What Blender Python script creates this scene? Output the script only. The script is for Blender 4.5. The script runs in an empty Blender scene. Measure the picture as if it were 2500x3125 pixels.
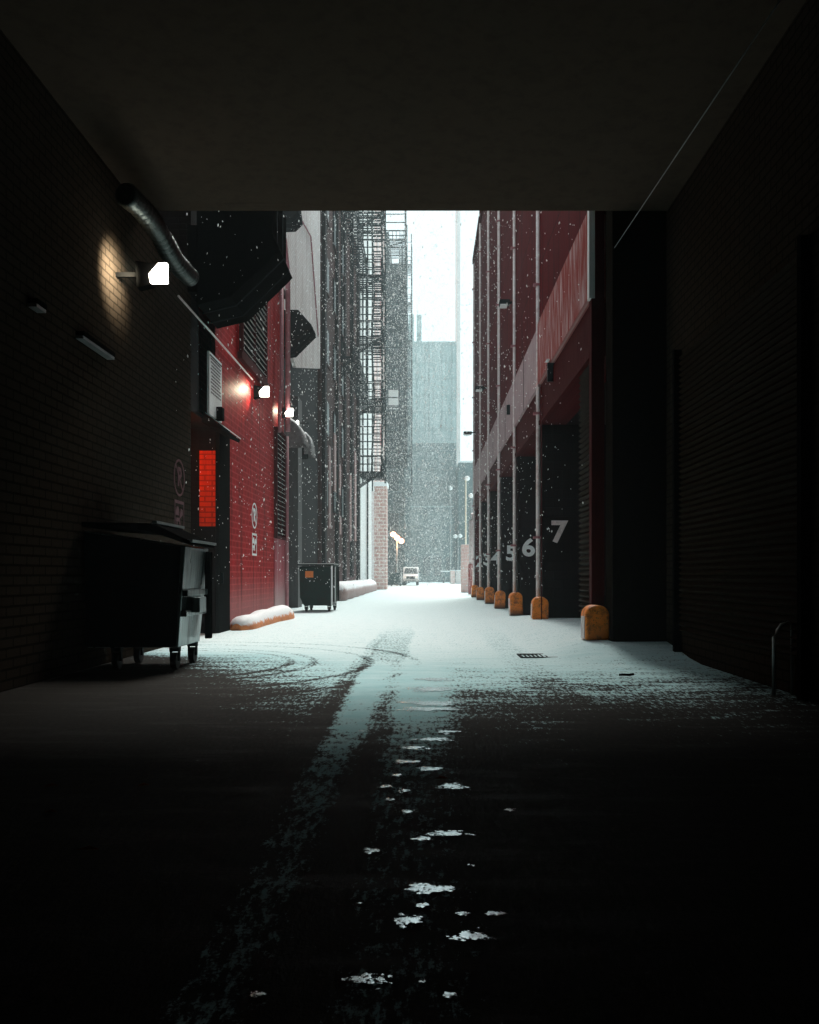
import bpy, math, random
from mathutils import Vector, Matrix
R = math.radians
random.seed(7)
C = bpy.context.scene.collection
sc = bpy.context.scene

# ---------------------------------------------------------------- camera, sky, sun, exposure
CH, F, VX, VY = 1.1, 2600.0, 1300.0, 1756.0          # eye height, focal length and vanishing point in photo pixels
cam = bpy.data.objects.new('camera', bpy.data.cameras.new('camera')); C.objects.link(cam)
cam.location = (0, 0, CH); cam.rotation_euler = (R(90), 0, 0)
cam.data.sensor_fit = 'VERTICAL'; cam.data.sensor_height = 36.0
cam.data.lens = F / 3125 * 36; cam.data.shift_x = (1250 - VX) / 3125; cam.data.shift_y = (VY - 1562.5) / 3125
cam.data.clip_end = 2000; cam.data.clip_start = 0.05
sc.camera = cam
w = bpy.data.worlds.new('World'); sc.world = w; w.use_nodes = True
SUN_EL, SUN_AZ = 52, 6
nt = w.node_tree; bg = nt.nodes['Background']
sky = nt.nodes.new('ShaderNodeTexSky'); sky.sky_type = 'NISHITA'; sky.sun_disc = False
sky.sun_elevation = R(SUN_EL); sky.sun_rotation = R(SUN_AZ); sky.dust_density = 1.0; sky.air_density = 1.0; sky.altitude = 100
hs = nt.nodes.new('ShaderNodeHueSaturation'); hs.inputs['Saturation'].default_value = 0.8
tint = nt.nodes.new('ShaderNodeMix'); tint.data_type = 'RGBA'; tint.blend_type = 'MULTIPLY'; tint.inputs[0].default_value = 1; tint.inputs[7].default_value = (.90, 1.0, .90, 1)
nt.links.new(sky.outputs[0], hs.inputs['Color']); nt.links.new(hs.outputs[0], tint.inputs[6])
cloud = nt.nodes.new('ShaderNodeMix'); cloud.data_type = 'RGBA'; cloud.inputs[0].default_value = .8; cloud.inputs[7].default_value = (1.52, 1.56, 1.51, 1)   # even snow cloud over the clear sky
nt.links.new(tint.outputs[2], cloud.inputs[6]); nt.links.new(cloud.outputs[2], bg.inputs[0])
bg.inputs[1].default_value = 0.115
sl = bpy.data.lights.new('sun', 'SUN'); sl.energy = 1.5; sl.angle = R(22); sl.color = (1, .99, .93)
so = bpy.data.objects.new('sun', sl); C.objects.link(so)
so.rotation_euler = (R(90 - SUN_EL), 0, R(180 - SUN_AZ)); so.location = (0, 60, 90)
sc.view_settings.view_transform = 'Standard'; sc.view_settings.look = 'None'
sc.view_settings.exposure = 2.2; sc.view_settings.gamma = 1.0
sc.cycles.max_bounces = 7; sc.cycles.diffuse_bounces = 4; sc.cycles.volume_bounces = 1
sc.cycles.volume_step_rate = 4; sc.cycles.sample_clamp_indirect = 4

# ---------------------------------------------------------------- helpers
def W(px, py, d): return Vector(((px - VX) / F * d, d, CH + (VY - py) / F * d))
def onX(px, X): return X * F / (px - VX)                     # depth at which plane X shows at column px
def zat(py, d): return CH + (VY - py) / F * d

class MB:
    def __init__(s): s.v = []; s.f = []; s.sm = []
    def add(s, vs, fs, smooth=False):
        n = len(s.v); s.v += [tuple(p) for p in vs]
        for f in fs: s.f.append(tuple(i + n for i in f)); s.sm.append(smooth)
        return s
    def box(s, x0, x1, y0, y1, z0, z1):
        x0, x1 = sorted((x0, x1)); y0, y1 = sorted((y0, y1)); z0, z1 = sorted((z0, z1))
        vs = [(x, y, z) for z in (z0, z1) for y in (y0, y1) for x in (x0, x1)]
        return s.add(vs, [(0, 2, 3, 1), (4, 5, 7, 6), (0, 1, 5, 4), (2, 6, 7, 3), (0, 4, 6, 2), (1, 3, 7, 5)])
    def prism(s, pts, axis, a, b, smooth=False):
        a, b = sorted((a, b)); n = len(pts)
        def P(p, t): return {'x': (t, p[0], p[1]), 'y': (p[0], t, p[1]), 'z': (p[0], p[1], t)}[axis]
        area = sum(pts[i][0] * pts[(i + 1) % n][1] - pts[(i + 1) % n][0] * pts[i][1] for i in range(n))
        if (area < 0) != (axis == 'y'): pts = pts[::-1]
        vs = [P(p, a) for p in pts] + [P(p, b) for p in pts]
        s.add(vs, [tuple(range(n))[::-1], tuple(range(n, 2 * n))])
        k = len(s.v) - 2 * n
        for i in range(n):
            j = (i + 1) % n; s.f.append((k + i, k + j, k + n + j, k + n + i)); s.sm.append(smooth)
        return s
    def tube(s, pts, r, seg=8, cap=True, rr=None):
        pts = [Vector(p) for p in pts]; rings = []
        for i, p in enumerate(pts):
            t = (pts[min(i + 1, len(pts) - 1)] - pts[max(i - 1, 0)]).normalized()
            up = Vector((0, 0, 1)) if abs(t.z) < .9 else Vector((1, 0, 0))
            a = t.cross(up).normalized(); b = t.cross(a); q = rr[i] if rr else r
            rings.append([p + (a * math.cos(2 * math.pi * k / seg) + b * math.sin(2 * math.pi * k / seg)) * q for k in range(seg)])
        vs = [v for g in rings for v in g]; fs = []
        for i in range(len(pts) - 1):
            for k in range(seg):
                fs.append((i * seg + k, i * seg + (k + 1) % seg, (i + 1) * seg + (k + 1) % seg, (i + 1) * seg + k))
        s.add(vs, fs, True)
        if cap: n = len(s.v) - len(vs); s.f += [tuple(n + k for k in range(seg))[::-1], tuple(n + len(vs) - seg + k for k in range(seg))]; s.sm += [False, False]
        return s
    def bar(s, a, b, r): return s.tube([a, b], r, 4)
    def build(s, name, mat, parent=None, bevel=0, label=None):
        me = bpy.data.meshes.new(name); off = Vector(parent['_loc']) if parent is not None and '_loc' in parent else Vector()
        me.from_pydata([tuple(Vector(v) - off) for v in s.v], [], s.f); me.materials.append(mat)
        me.polygons.foreach_set('use_smooth', s.sm); me.update()
        o = bpy.data.objects.new(name, me); C.objects.link(o)
        if parent is not None: o.parent = parent; o['_loc'] = tuple(off)
        if bevel:
            m = o.modifiers.new('bevel', 'BEVEL'); m.width = bevel; m.segments = 2; m.limit_method = 'ANGLE'; m.angle_limit = R(40)
        if label: o['label'] = label
        return o

def tag(o, label=None, cat=None, group=None, kind=None):
    if label: o['label'] = label
    if cat: o['category'] = cat
    if group: o['group'] = group
    if kind: o['kind'] = kind
    return o
def thing(name, loc, label, cat, group=None):
    o = bpy.data.objects.new(name, None); C.objects.link(o); o.location = loc; o['_loc'] = tuple(loc); o.empty_display_size = .2
    return tag(o, label, cat, group)

# ---------------------------------------------------------------- materials
class NT:
    def __init__(s, name):
        s.m = bpy.data.materials.new(name); s.m.use_nodes = True; s.t = s.m.node_tree
        s.b = s.t.nodes['Principled BSDF']; s.o = s.t.nodes['Material Output']
    def n(s, typ, **kw):
        x = s.t.nodes.new('ShaderNode' + typ)
        for k, v in kw.items():
            if k.startswith('i_'): x.inputs[int(k[2:]) if k[2:].isdigit() else k[2:].replace('_', ' ')].default_value = v
            else: setattr(x, k, v)
        return x
    def l(s, a, b): s.t.links.new(a, b)
    def math(s, op, a, b=None, c=None, clamp=False):
        x = s.n('Math', operation=op, use_clamp=clamp)
        for i, q in enumerate((a, b, c)):
            if q is None: continue
            if isinstance(q, (int, float)): x.inputs[i].default_value = q
            else: s.l(q, x.inputs[i])
        return x.outputs[0]
    def mix(s, fac, a, b):
        x = s.n('Mix', data_type='RGBA')
        for i, q in ((0, fac), (6, a), (7, b)):
            if isinstance(q, (int, float)): x.inputs[i].default_value = q
            elif isinstance(q, tuple): x.inputs[i].default_value = q if len(q) == 4 else q + (1,)
            else: s.l(q, x.inputs[i])
        return x.outputs[2]
    def ss(s, v, a, b):                       # smoothstep a..b
        x = s.n('MapRange', interpolation_type='SMOOTHSTEP', i_1=a, i_2=b)
        s.l(v, x.inputs[0]); return x.outputs[0]
    def pos(s):
        g = s.n('NewGeometry'); x = s.n('SeparateXYZ'); s.l(g.outputs['Position'], x.inputs[0])
        return g, x.outputs[0], x.outputs[1], x.outputs[2]
    def comb(s, a, b, c=0.0):
        x = s.n('CombineXYZ')
        for i, q in enumerate((a, b, c)):
            if isinstance(q, (int, float)): x.inputs[i].default_value = q
            else: s.l(q, x.inputs[i])
        return x.outputs[0]
    def noise(s, vec, scale, det=4, rough=.55):
        x = s.n('TexNoise', i_Scale=scale, i_Detail=det, i_Roughness=rough); s.l(vec, x.inputs['Vector']); return x.outputs[0]
    def bump(s, h, st, dist=.01):
        x = s.n('Bump', i_Strength=st, i_Distance=dist); s.l(h, x.inputs['Height']); s.l(x.outputs[0], s.b.inputs['Normal'])

def wallvec(q):
    g, x, y, z = q.pos(); nx = q.n('SeparateXYZ'); q.l(g.outputs['True Normal'], nx.inputs[0])
    side = q.math('GREATER_THAN', q.math('ABSOLUTE', nx.outputs[0]), .5)
    u = q.math('ADD', q.math('MULTIPLY', side, y), q.math('MULTIPLY', q.math('SUBTRACT', 1.0, side), x))
    return u, z, q.comb(u, z)

def wall_mat(name, c1, c2, mortar, bw=.28, bh=.10, ms=.014, rough=.6, streak=(.02, .015, .012), sa=.6, sc_=1.0, bump=.5, base_pale=None, spec=.02):
    q = NT(name); u, z, v = wallvec(q)
    br = q.n('TexBrick', i_Scale=1.0, i_Mortar_Size=ms, i_Brick_Width=bw, i_Row_Height=bh, i_Bias=0.0)
    br.inputs['Color1'].default_value = c1 + (1,); br.inputs['Color2'].default_value = c2 + (1,); br.inputs['Mortar'].default_value = mortar + (1,)
    q.l(v, br.inputs['Vector'])
    st = q.noise(q.comb(q.math('MULTIPLY', u, 5.0 * sc_), q.math('MULTIPLY', z, .25 * sc_)), 1.0, 5, .6)
    pt = q.noise(v, 1.1 * sc_, 6, .65)
    m1 = q.math('MULTIPLY', q.ss(st, .45, .75), sa)
    col = q.mix(m1, br.outputs[0], streak)
    m2 = q.math('MULTIPLY', q.ss(pt, .5, .8), sa * .8)
    col = q.mix(m2, col, tuple(k * .5 for k in c1))
    fine = q.noise(v, 40, 3)
    col = q.mix(q.math('MULTIPLY', q.ss(fine, .55, .8), .35), col, tuple(min(1, k * 2.2 + .01) for k in c1))
    if base_pale:                              # salt and dried slush worn onto the foot of the wall
        pcol, ph = base_pale
        e = q.math('ADD', z, q.math('MULTIPLY', q.math('SUBTRACT', st, .5), .9))
        x = q.n('MapRange', interpolation_type='SMOOTHSTEP', i_1=ph, i_2=.1); q.l(e, x.inputs[0])
        col = q.mix(q.math('MULTIPLY', x.outputs[0], .75), col, pcol)
    q.l(col, q.b.inputs['Base Color']); q.b.inputs['Roughness'].default_value = rough; q.b.inputs['Specular IOR Level'].default_value = spec
    h = q.math('ADD', q.math('MULTIPLY', br.outputs[1], -1.0), q.math('MULTIPLY', fine, .4)); q.bump(h, bump, .012)
    return q.m

def plain(name, col, rough=.6, metal=0, noise_amt=.35, scale=6, dark=None, bump=.25, spec=.5, streaky=False):
    q = NT(name); u, z, v = wallvec(q); g = q.n('NewGeometry')
    vec = q.comb(q.math('MULTIPLY', u, 3.0), q.math('MULTIPLY', z, .35)) if streaky else g.outputs['Position']
    n = q.noise(vec, scale, 6, .62)
    c = q.mix(q.math('MULTIPLY', q.ss(n, .42, .72), noise_amt), col, dark or tuple(k * .35 for k in col))
    q.l(c, q.b.inputs['Base Color']); q.b.inputs['Metallic'].default_value = metal; q.b.inputs['Specular IOR Level'].default_value = spec
    r = q.math('ADD', rough - .12, q.math('MULTIPLY', n, .24)); q.l(r, q.b.inputs['Roughness'])
    if bump: q.bump(n, bump, .01)
    return q.m

def emit(name, col, st):
    q = NT(name); q.b.inputs['Emission Color'].default_value = col + (1,); q.b.inputs['Emission Strength'].default_value = st
    q.b.inputs['Base Color'].default_value = col + (1,); return q.m

M = {}
M['red'] = wall_mat('red_painted_brick', (.40, .010, .012), (.29, .007, .009), (.50, .045, .045), bw=.32, bh=.13, ms=.016, streak=(.07, .006, .006), sa=.95, rough=.5, base_pale=((.42, .20, .20), 1.3), bump=.8)
M['maroon'] = wall_mat('maroon_metal_cladding', (.105, .006, .009), (.085, .005, .008), (.03, .003, .004), bw=2.45, bh=1.3, ms=.02, streak=(.015, .003, .004), sa=.85, bump=.1, rough=.6)
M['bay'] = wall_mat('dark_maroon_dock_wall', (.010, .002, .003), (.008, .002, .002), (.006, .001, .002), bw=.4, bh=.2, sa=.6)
M['lintel'] = plain('dark_red_steel', (.06, .004, .005), .6, 0, .5, 5, streaky=True, spec=.03)
M['bandred'] = plain('rust_red_streaked_band', (.27, .03, .022), .6, 0, .9, 3, (.62, .50, .50), streaky=True, spec=.05)
M['bandgrey'] = plain('mauve_grey_weathered_band', (.44, .34, .35), .6, 0, .5, 3, (.24, .12, .13), streaky=True, spec=.05)
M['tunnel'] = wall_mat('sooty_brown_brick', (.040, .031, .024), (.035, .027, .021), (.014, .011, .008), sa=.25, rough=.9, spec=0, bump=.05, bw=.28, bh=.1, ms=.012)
M['jamb'] = plain('shade_darkened_jamb', (.014, .011, .009), .95, 0, .3, 6, None, .1, 0)  # darker than the passage walls: shade put into the colour at the bright mouth
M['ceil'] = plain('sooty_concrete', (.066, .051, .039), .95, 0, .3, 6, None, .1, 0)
M['brown'] = wall_mat('dark_brown_brick', (.060, .018, .015), (.045, .013, .011), (.05, .024, .022), streak=(.01, .006, .006), sa=.9, base_pale=((.14, .075, .075), 2.6))
M['dark'] = wall_mat('black_brown_brick', (.008, .004, .004), (.007, .0035, .0035), (.008, .005, .005), sa=.5)
M['whitewall'] = wall_mat('whitewashed_brick', (.74, .70, .68), (.70, .66, .64), (.5, .44, .43), bw=.5, bh=.16, ms=.012, streak=(.36, .24, .22), sa=.6, sc_=.6, base_pale=None)
M['greywall'] = wall_mat('pale_grey_render', (.72, .72, .70), (.70, .70, .69), (.62, .60, .60), bw=3, bh=1.2, streak=(.5, .44, .44), sa=.5)
M['pinkwall'] = wall_mat('pale_pink_brick', (.78, .56, .52), (.74, .52, .48), (.8, .7, .67), bw=.6, bh=.22, ms=.02, streak=(.6, .36, .33), sa=.5)
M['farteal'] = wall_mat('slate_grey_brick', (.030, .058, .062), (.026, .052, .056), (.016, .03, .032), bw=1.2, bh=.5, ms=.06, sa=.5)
M['fartower'] = wall_mat('haze_lightened_stone', (.30, .40, .40), (.29, .39, .39), (.24, .33, .33), bw=3.2, bh=3.4, ms=.35, sa=.4)  # lightened so that distance haze is put into the colour
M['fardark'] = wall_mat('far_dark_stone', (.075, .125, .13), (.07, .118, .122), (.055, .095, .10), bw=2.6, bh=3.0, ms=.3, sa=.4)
M['palestone'] = wall_mat('pale_stone', (.75, .70, .68), (.72, .68, .66), (.6, .58, .56), bw=3, bh=3, ms=.1, sa=.2)
M['black'] = plain('black_painted_steel', (.007, .007, .007), .75, 0, .4, 12, spec=.0)
M['iron'] = plain('wet_black_iron', (.006, .012, .013), .7, 0, .4, 8, spec=.05)
M['green'] = plain('dark_green_steel', (.004, .018, .014), .5, 0, .6, 5, (.012, .007, .004), spec=.06)
M['bin'] = plain('scratched_dark_steel', (.20, .25, .25), .30, .95, .85, 4, (.015, .015, .015), streaky=True, bump=.4)
M['orange'] = None
M['snow'] = plain('fresh_snow', (.82, .85, .86), .75, 0, .15, 9, (.7, .74, .76), bump=.5, spec=.3)
M['slat'] = plain('grey_aluminium_slat', (.34, .30, .29), .4, .3, .4, 9)
M['conduit'] = plain('frosted_pipe', (.80, .74, .73), .6, 0, .5, 7, (.42, .22, .22))
M['mauvepipe'] = plain('weathered_pink_pipe', (.36, .14, .16), .55, 0, .5, 8)
M['board'] = plain('pale_sign_board', (.8, .83, .83), .5, 0, .25, 20)
M['ink'] = plain('faded_black_ink', (.10, .08, .10), .7, 0, .1)
M['stencil'] = plain('pale_stencil_paint', (.90, .94, .95), .7, 0, .2, 14)
M['stencildim'] = plain('shaded_stencil_paint', (.16, .09, .10), .8, 0, .6, 9, spec=0)  # darker copy of the stencil paint, the passage shade put into its colour
M['stencil7'] = plain('dusty_pink_stencil_paint', (.80, .68, .68), .7, 0, .45, 14)
M['duct'] = plain('crinkled_silver_foil', (.10, .12, .115), .38, .85, .6, 25, (.02, .025, .025), bump=1.0)
M['vent'] = plain('pale_fabric_vent', (.34, .32, .32), .7, 0, .4, 14)
M['shutter'] = plain('dull_shutter_steel', (.024, .017, .012), .7, 0, .4, 8, spec=.02)
M['lens'] = emit('lit_lamp_glass', (1.0, .95, .82), 3)
M['lens_orange'] = emit('lit_orange_lamp_glass', (1.0, .42, .20), 2.2)
M['white'] = plain('white_vehicle_paint', (.65, .68, .69), .3, 0, .2)
M['glass'] = plain('dark_vehicle_glass', (.012, .02, .022), .35, 0, .1, bump=0, spec=.15)
M['tyre'] = plain('black_rubber', (.015, .015, .015), .8)
M['sticker'] = plain('orange_sticker', (.75, .20, .02), .5, 0, .35, 30, (.35, .08, .01))
M['orangebrick'] = wall_mat('glow_painted_brick', (.85, .06, .012), (.75, .05, .01), (.45, .03, .008), sa=.7, bw=.28, bh=.1)  # lamp glow put into the brick colour
M['galv'] = plain('galvanised_pole', (.25, .27, .27), .4, .5)
M['yellowpole'] = plain('pale_yellow_pole', (.70, .66, .52), .5)
M['leaf'] = plain('dead_orange_leaf', (.55, .12, .03), .6)

def orange_mat():
    q = NT('chipped_orange_concrete'); g, x, y, z = q.pos(); P = g.outputs['Position']
    n = q.noise(P, 9, 7, .7); n2 = q.noise(P, 26, 5)
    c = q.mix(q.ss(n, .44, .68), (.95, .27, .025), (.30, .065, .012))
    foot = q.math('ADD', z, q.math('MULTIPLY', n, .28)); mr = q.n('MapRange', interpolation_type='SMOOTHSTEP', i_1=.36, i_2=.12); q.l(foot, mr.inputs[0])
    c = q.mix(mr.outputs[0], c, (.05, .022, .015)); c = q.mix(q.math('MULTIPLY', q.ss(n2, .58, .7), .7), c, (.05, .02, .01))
    q.l(c, q.b.inputs['Base Color']); q.b.inputs['Roughness'].default_value = .5; q.bump(n2, .5, .01); return q.m
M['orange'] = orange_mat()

def snow_top_mat(name, base, dark):          # snow plastered where the surface looks up
    q = NT(name); g, x, y, z = q.pos(); P = g.outputs['Position']; nn = q.n('SeparateXYZ'); q.l(g.outputs['Normal'], nn.inputs[0])
    n = q.noise(P, 7, 6, .65); k = q.ss(q.math('ADD', nn.outputs[2], q.math('MULTIPLY', q.math('SUBTRACT', n, .5), 1.1)), .25, .5)
    c = q.mix(q.ss(n, .4, .7), base, dark); c = q.mix(k, c, (.84, .86, .87)); q.l(c, q.b.inputs['Base Color'])
    q.b.inputs['Roughness'].default_value = .65; q.bump(n, .6, .02); return q.m
M['orangesnow'] = snow_top_mat('snowy_orange_kerb', (.72, .24, .07), (.5, .14, .04))
M['ledgesnow'] = snow_top_mat('snowy_stone_ledge', (.34, .22, .20), (.22, .13, .12))
M['ventsnow'] = snow_top_mat('snow_dusted_vent', (.20, .20, .20), (.12, .12, .12))

def ground_mat():
    q = NT('snow_and_wet_asphalt'); g, x, y, z = q.pos(); P = g.outputs['Position']
    big = q.noise(P, .55, 5, .6); mid = q.noise(P, 3.2, 6, .7); fine = q.math('ADD', q.math('MULTIPLY', q.noise(P, 60, 4, .8), .4), q.math('MULTIPLY', q.noise(q.comb(q.math('MULTIPLY', x, 30.0), q.math('MULTIPLY', y, 9.0)), 1.0, 3, .7), .6))
    rip = q.noise(q.comb(q.math('MULTIPLY', x, .6), q.math('MULTIPLY', y, 3.2)), 1.6, 5, .6)
    # how much snow has blown in: full outside, thinning under the roof
    yy = q.math('ADD', y, q.math('ADD', q.math('MULTIPLY', q.math('SUBTRACT', big, .5), 3.0), q.math('MULTIPLY', q.math('SUBTRACT', rip, .5), 5.5)))
    xl = q.math('MAXIMUM', q.math('SUBTRACT', -.9, x), 0.0); xr = q.math('MAXIMUM', q.math('SUBTRACT', x, 1.3), 0.0)
    inn = q.n('MapRange', interpolation_type='SMOOTHSTEP', i_1=13.0, i_2=11.0); q.l(y, inn.inputs[0])
    yy = q.math('SUBTRACT', yy, q.math('MULTIPLY', inn.outputs[0], q.math('ADD', q.math('MULTIPLY', xl, 1.9), q.math('MULTIPLY', xr, .45))))
    cov = q.ss(yy, 2.9, 11.8)
    def band(c, hw, soft, wob=.12):           # a wheel track along the alley, wandering a little
        wx = q.math('ADD', x, q.math('MULTIPLY', q.math('SUBTRACT', q.noise(q.comb(0.0, q.math('MULTIPLY', y, .35)), 1.0, 2), .5), wob * 2))
        d = q.math('ABSOLUTE', q.math('SUBTRACT', wx, c)); mr = q.n('MapRange', interpolation_type='SMOOTHSTEP', i_1=hw + soft, i_2=hw); q.l(d, mr.inputs[0]); return mr.outputs[0]
    near = q.n('MapRange', interpolation_type='SMOOTHSTEP', i_1=20.0, i_2=13.0); q.l(y, near.inputs[0])
    tr = q.math('MULTIPLY', q.math('MAXIMUM', q.math('MULTIPLY', band(-.52, .22, .10), .24), q.math('MULTIPLY', band(1.22, .15, .15), .12)), near.outputs[0])
    tr = q.math('ADD', tr, q.math('MULTIPLY', q.math('MULTIPLY', band(-.84, .04, .08), .18), near.outputs[0]))
    rut = q.math('MULTIPLY', band(-.57, .04, .19, .08), .72)        # packed icy ridge running into the passage
    rut2 = q.math('MULTIPLY', band(-.12, .08, .42, .12), .44)
    farin = q.n('MapRange', interpolation_type='SMOOTHSTEP', i_1=11.5, i_2=9.0); q.l(y, farin.inputs[0])
    add = q.math('MULTIPLY', q.math('ADD', rut, rut2), farin.outputs[0])
    # curved tyre marks in front of the kerb
    dx = q.math('SUBTRACT', x, -3.6); dy = q.math('SUBTRACT', y, 10.6)
    rad = q.math('SQRT', q.math('ADD', q.math('MULTIPLY', dx, dx), q.math('MULTIPLY', dy, dy)))
    for rr_ in (1.9, 2.2, 2.9, 3.5):
        d = q.math('ABSOLUTE', q.math('SUBTRACT', rad, rr_)); mr = q.n('MapRange', interpolation_type='SMOOTHSTEP', i_1=.09, i_2=.02); q.l(d, mr.inputs[0])
        tr = q.math('ADD', tr, q.math('MULTIPLY', mr.outputs[0], .22))
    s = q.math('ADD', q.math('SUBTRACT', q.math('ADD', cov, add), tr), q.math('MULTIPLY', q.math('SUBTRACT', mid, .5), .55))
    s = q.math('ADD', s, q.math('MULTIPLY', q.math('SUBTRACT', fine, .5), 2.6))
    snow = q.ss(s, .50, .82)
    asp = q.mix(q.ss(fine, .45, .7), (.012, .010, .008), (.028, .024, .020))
    col = q.mix(snow, asp, (.74, .85, .86)); col = q.mix(q.math('MULTIPLY', q.math('MAXIMUM', q.math('SUBTRACT', 1.0, q.ss(s, .5, 1.0)), q.math('MULTIPLY', q.math('SUBTRACT', 1.0, q.ss(yy, 7.0, 14.5)), q.math('ADD', .35, q.math('MULTIPLY', mid, .7)))), snow), col, (.24, .52, .55)); q.l(col, q.b.inputs['Base Color'])  # bluish thin slush; teal of shaded snow under the roof painted in too
    wet = q.ss(rip, .52, .62)
    ra = q.math('SUBTRACT', .75, q.math('MULTIPLY', wet, .10)); ra = q.math('ADD', ra, q.math('MULTIPLY', snow, .35), clamp=True)
    q.l(ra, q.b.inputs['Roughness']); q.b.inputs['Specular IOR Level'].default_value = .05
    h = q.math('ADD', q.math('MULTIPLY', fine, .6), q.math('MULTIPLY', mid, .8)); q.bump(h, .55, .02); return q.m
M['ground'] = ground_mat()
def puddle_mat():
    q = NT('icy_puddle'); g, x, y, z = q.pos(); P = g.outputs['Position']
    n = q.noise(P, 16, 5, .7); f = q.noise(P, 70, 3)
    q.b.inputs['Base Color'].default_value = (.75, .80, .80, 1); q.b.inputs['Roughness'].default_value = .12; q.b.inputs['Specular IOR Level'].default_value = .9
    q.b.inputs['IOR'].default_value = 2.0; q.b.inputs['Metallic'].default_value = .55
    q.bump(q.math('ADD', n, q.math('MULTIPLY', f, .5)), .35, .006)
    tc = q.n('TexCoord'); sp = q.n('SeparateXYZ'); q.l(tc.outputs['Generated'], sp.inputs[0]); a = q.math('SUBTRACT', sp.outputs[0], .5); b = q.math('SUBTRACT', sp.outputs[1], .5)
    rad = q.math('MULTIPLY', q.math('SQRT', q.math('ADD', q.math('MULTIPLY', a, a), q.math('MULTIPLY', b, b))), 2.0)
    k = q.math('ADD', q.math('SUBTRACT', 1.0, rad), q.math('ADD', q.math('MULTIPLY', q.math('SUBTRACT', q.noise(P, 28, 4, .75), .5), 3.4), q.math('MULTIPLY', q.math('SUBTRACT', f, .5), 3.2)))
    tr = q.n('BsdfTransparent'); mx = q.n('MixShader'); q.l(q.ss(k, .22, .42), mx.inputs[0]); q.l(tr.outputs[0], mx.inputs[1]); q.l(q.b.outputs[0], mx.inputs[2]); q.l(mx.outputs[0], q.o.inputs[0]); return q.m
M['puddle'] = puddle_mat()

# ---------------------------------------------------------------- ground
def gz(x, y):                                # the apron by the first two docks is a little higher
    def s(a, b, v): t = max(0, min(1, (v - a) / (b - a))); return t * t * (3 - 2 * t)
    return .17 * s(1.5, 2.4, x) * s(10.5, 12.2, y) * (1 - s(19.5, 23, y))
xs = [-300, -80, -20, -8, -6] + [-5 + .25 * i for i in range(45)] + [8, 20, 80, 300]
ys = [-40, -10, 0] + [1 + .5 * i for i in range(60)] + [34, 40, 50, 70, 100, 140, 200, 600]
g = MB(); nx = len(xs)
g.add([(x, y, gz(x, y)) for y in ys for x in xs], [(j * nx + i, j * nx + i + 1, (j + 1) * nx + i + 1, (j + 1) * nx + i) for j in range(len(ys) - 1) for i in range(nx - 1)], True)
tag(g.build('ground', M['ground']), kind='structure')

def puddle(px, py, hw, hh, seed):
    rnd = random.Random(seed); y = CH * F / (py - VY); x = (px - VX) / F * y
    a = hw / F * y; b = CH * F / (py - hh - VY) - y; n = 40; ph = [rnd.uniform(0, 6.28) for _ in range(4)]
    pts = []
    for i in range(n):
        t = 2 * math.pi * i / n; r = 1 + .22 * math.sin(3 * t + ph[0]) + .16 * math.sin(5 * t + ph[1]) + .10 * math.sin(9 * t + ph[2]) + .07 * math.sin(14 * t + ph[3])
        pts.append((x + a * r * math.cos(t), y + b * r * math.sin(t)))
    vs = [(x, y, .006)] + [(p[0], p[1], .005) for p in pts]
    tag(MB().add(vs, [(0, 1 + i, 1 + (i + 1) % n) for i in range(n)]).build('puddle', M['puddle']), kind='structure')
for i, p in enumerate([(1330, 2074, 60, 6), (1310, 2104, 75, 8), (1320, 2147, 85, 8), (1300, 2165, 90, 6), (1365, 2234, 36, 4), (1325, 2258, 55, 6), (1262, 2284, 34, 6), (1240, 2326, 40, 6),
                       (1310, 2348, 36, 6), (1178, 2403, 22, 5), (1378, 2402, 44, 9), (1370, 2546, 62, 9), (1290, 2562, 30, 7), (1310, 2716, 74, 15), (1240, 2812, 46, 18),
                       (1412, 2792, 22, 6), (1516, 2792, 40, 6), (1435, 2862, 62, 14), (1130, 2600, 26, 8), (1130, 2992, 70, 16), (1560, 2474, 16, 5)]):
    puddle(*p, seed=i)

rnd = random.Random(5)
for i in range(15):
    py = rnd.uniform(2230, 3090); hw = rnd.uniform(9, 26) * (.6 + (py - 2200) / 1400); hh = hw * rnd.uniform(.18, .3) * (1 + (py - 2300) / 1500)
    Xc = rnd.gauss(-.05, .13) if i % 3 else rnd.gauss(-.32, .2)
    puddle(VX + Xc / CH * (py - VY), py, hw, min(hh, 9), seed=100 + i)

# ---------------------------------------------------------------- covered passage we stand in
YM = 12.0; ZC = zat(643, YM)
t = thing('covered_passage', (0, 0, 0), 'black roofed passage framing the snowy alley on every side', 'building')
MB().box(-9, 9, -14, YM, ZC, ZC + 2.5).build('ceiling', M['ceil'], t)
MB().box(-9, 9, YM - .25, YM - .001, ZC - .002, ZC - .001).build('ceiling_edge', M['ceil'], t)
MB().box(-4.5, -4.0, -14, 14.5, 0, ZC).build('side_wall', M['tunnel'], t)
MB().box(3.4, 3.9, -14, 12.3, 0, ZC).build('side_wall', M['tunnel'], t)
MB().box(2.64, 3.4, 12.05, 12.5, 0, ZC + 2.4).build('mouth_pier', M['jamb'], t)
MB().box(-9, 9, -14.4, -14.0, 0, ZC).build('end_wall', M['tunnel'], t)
MB().box(-4.6, -4.0, 14.5, 16.2, 3.9, 9.2).box(-5.3, -4.8, 14.0, 16.6, 0, 3.9).build('recess_wall', M['dark'], t)
MB().box(-4.8, -4.0, 16.2, 17.05, 0, 3.95).build('door_jamb', M['dark'], t)
MB().box(-4.30, -4.0, 16.18, 16.198, zat(1606, 16.2), zat(1376, 16.2)).build('painted_glow_strip', M['orangebrick'], t, label='orange red brick strip inside the doorway, lamp glow painted in')  # patch of lamplight on the jamb, painted as orange brick

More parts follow.
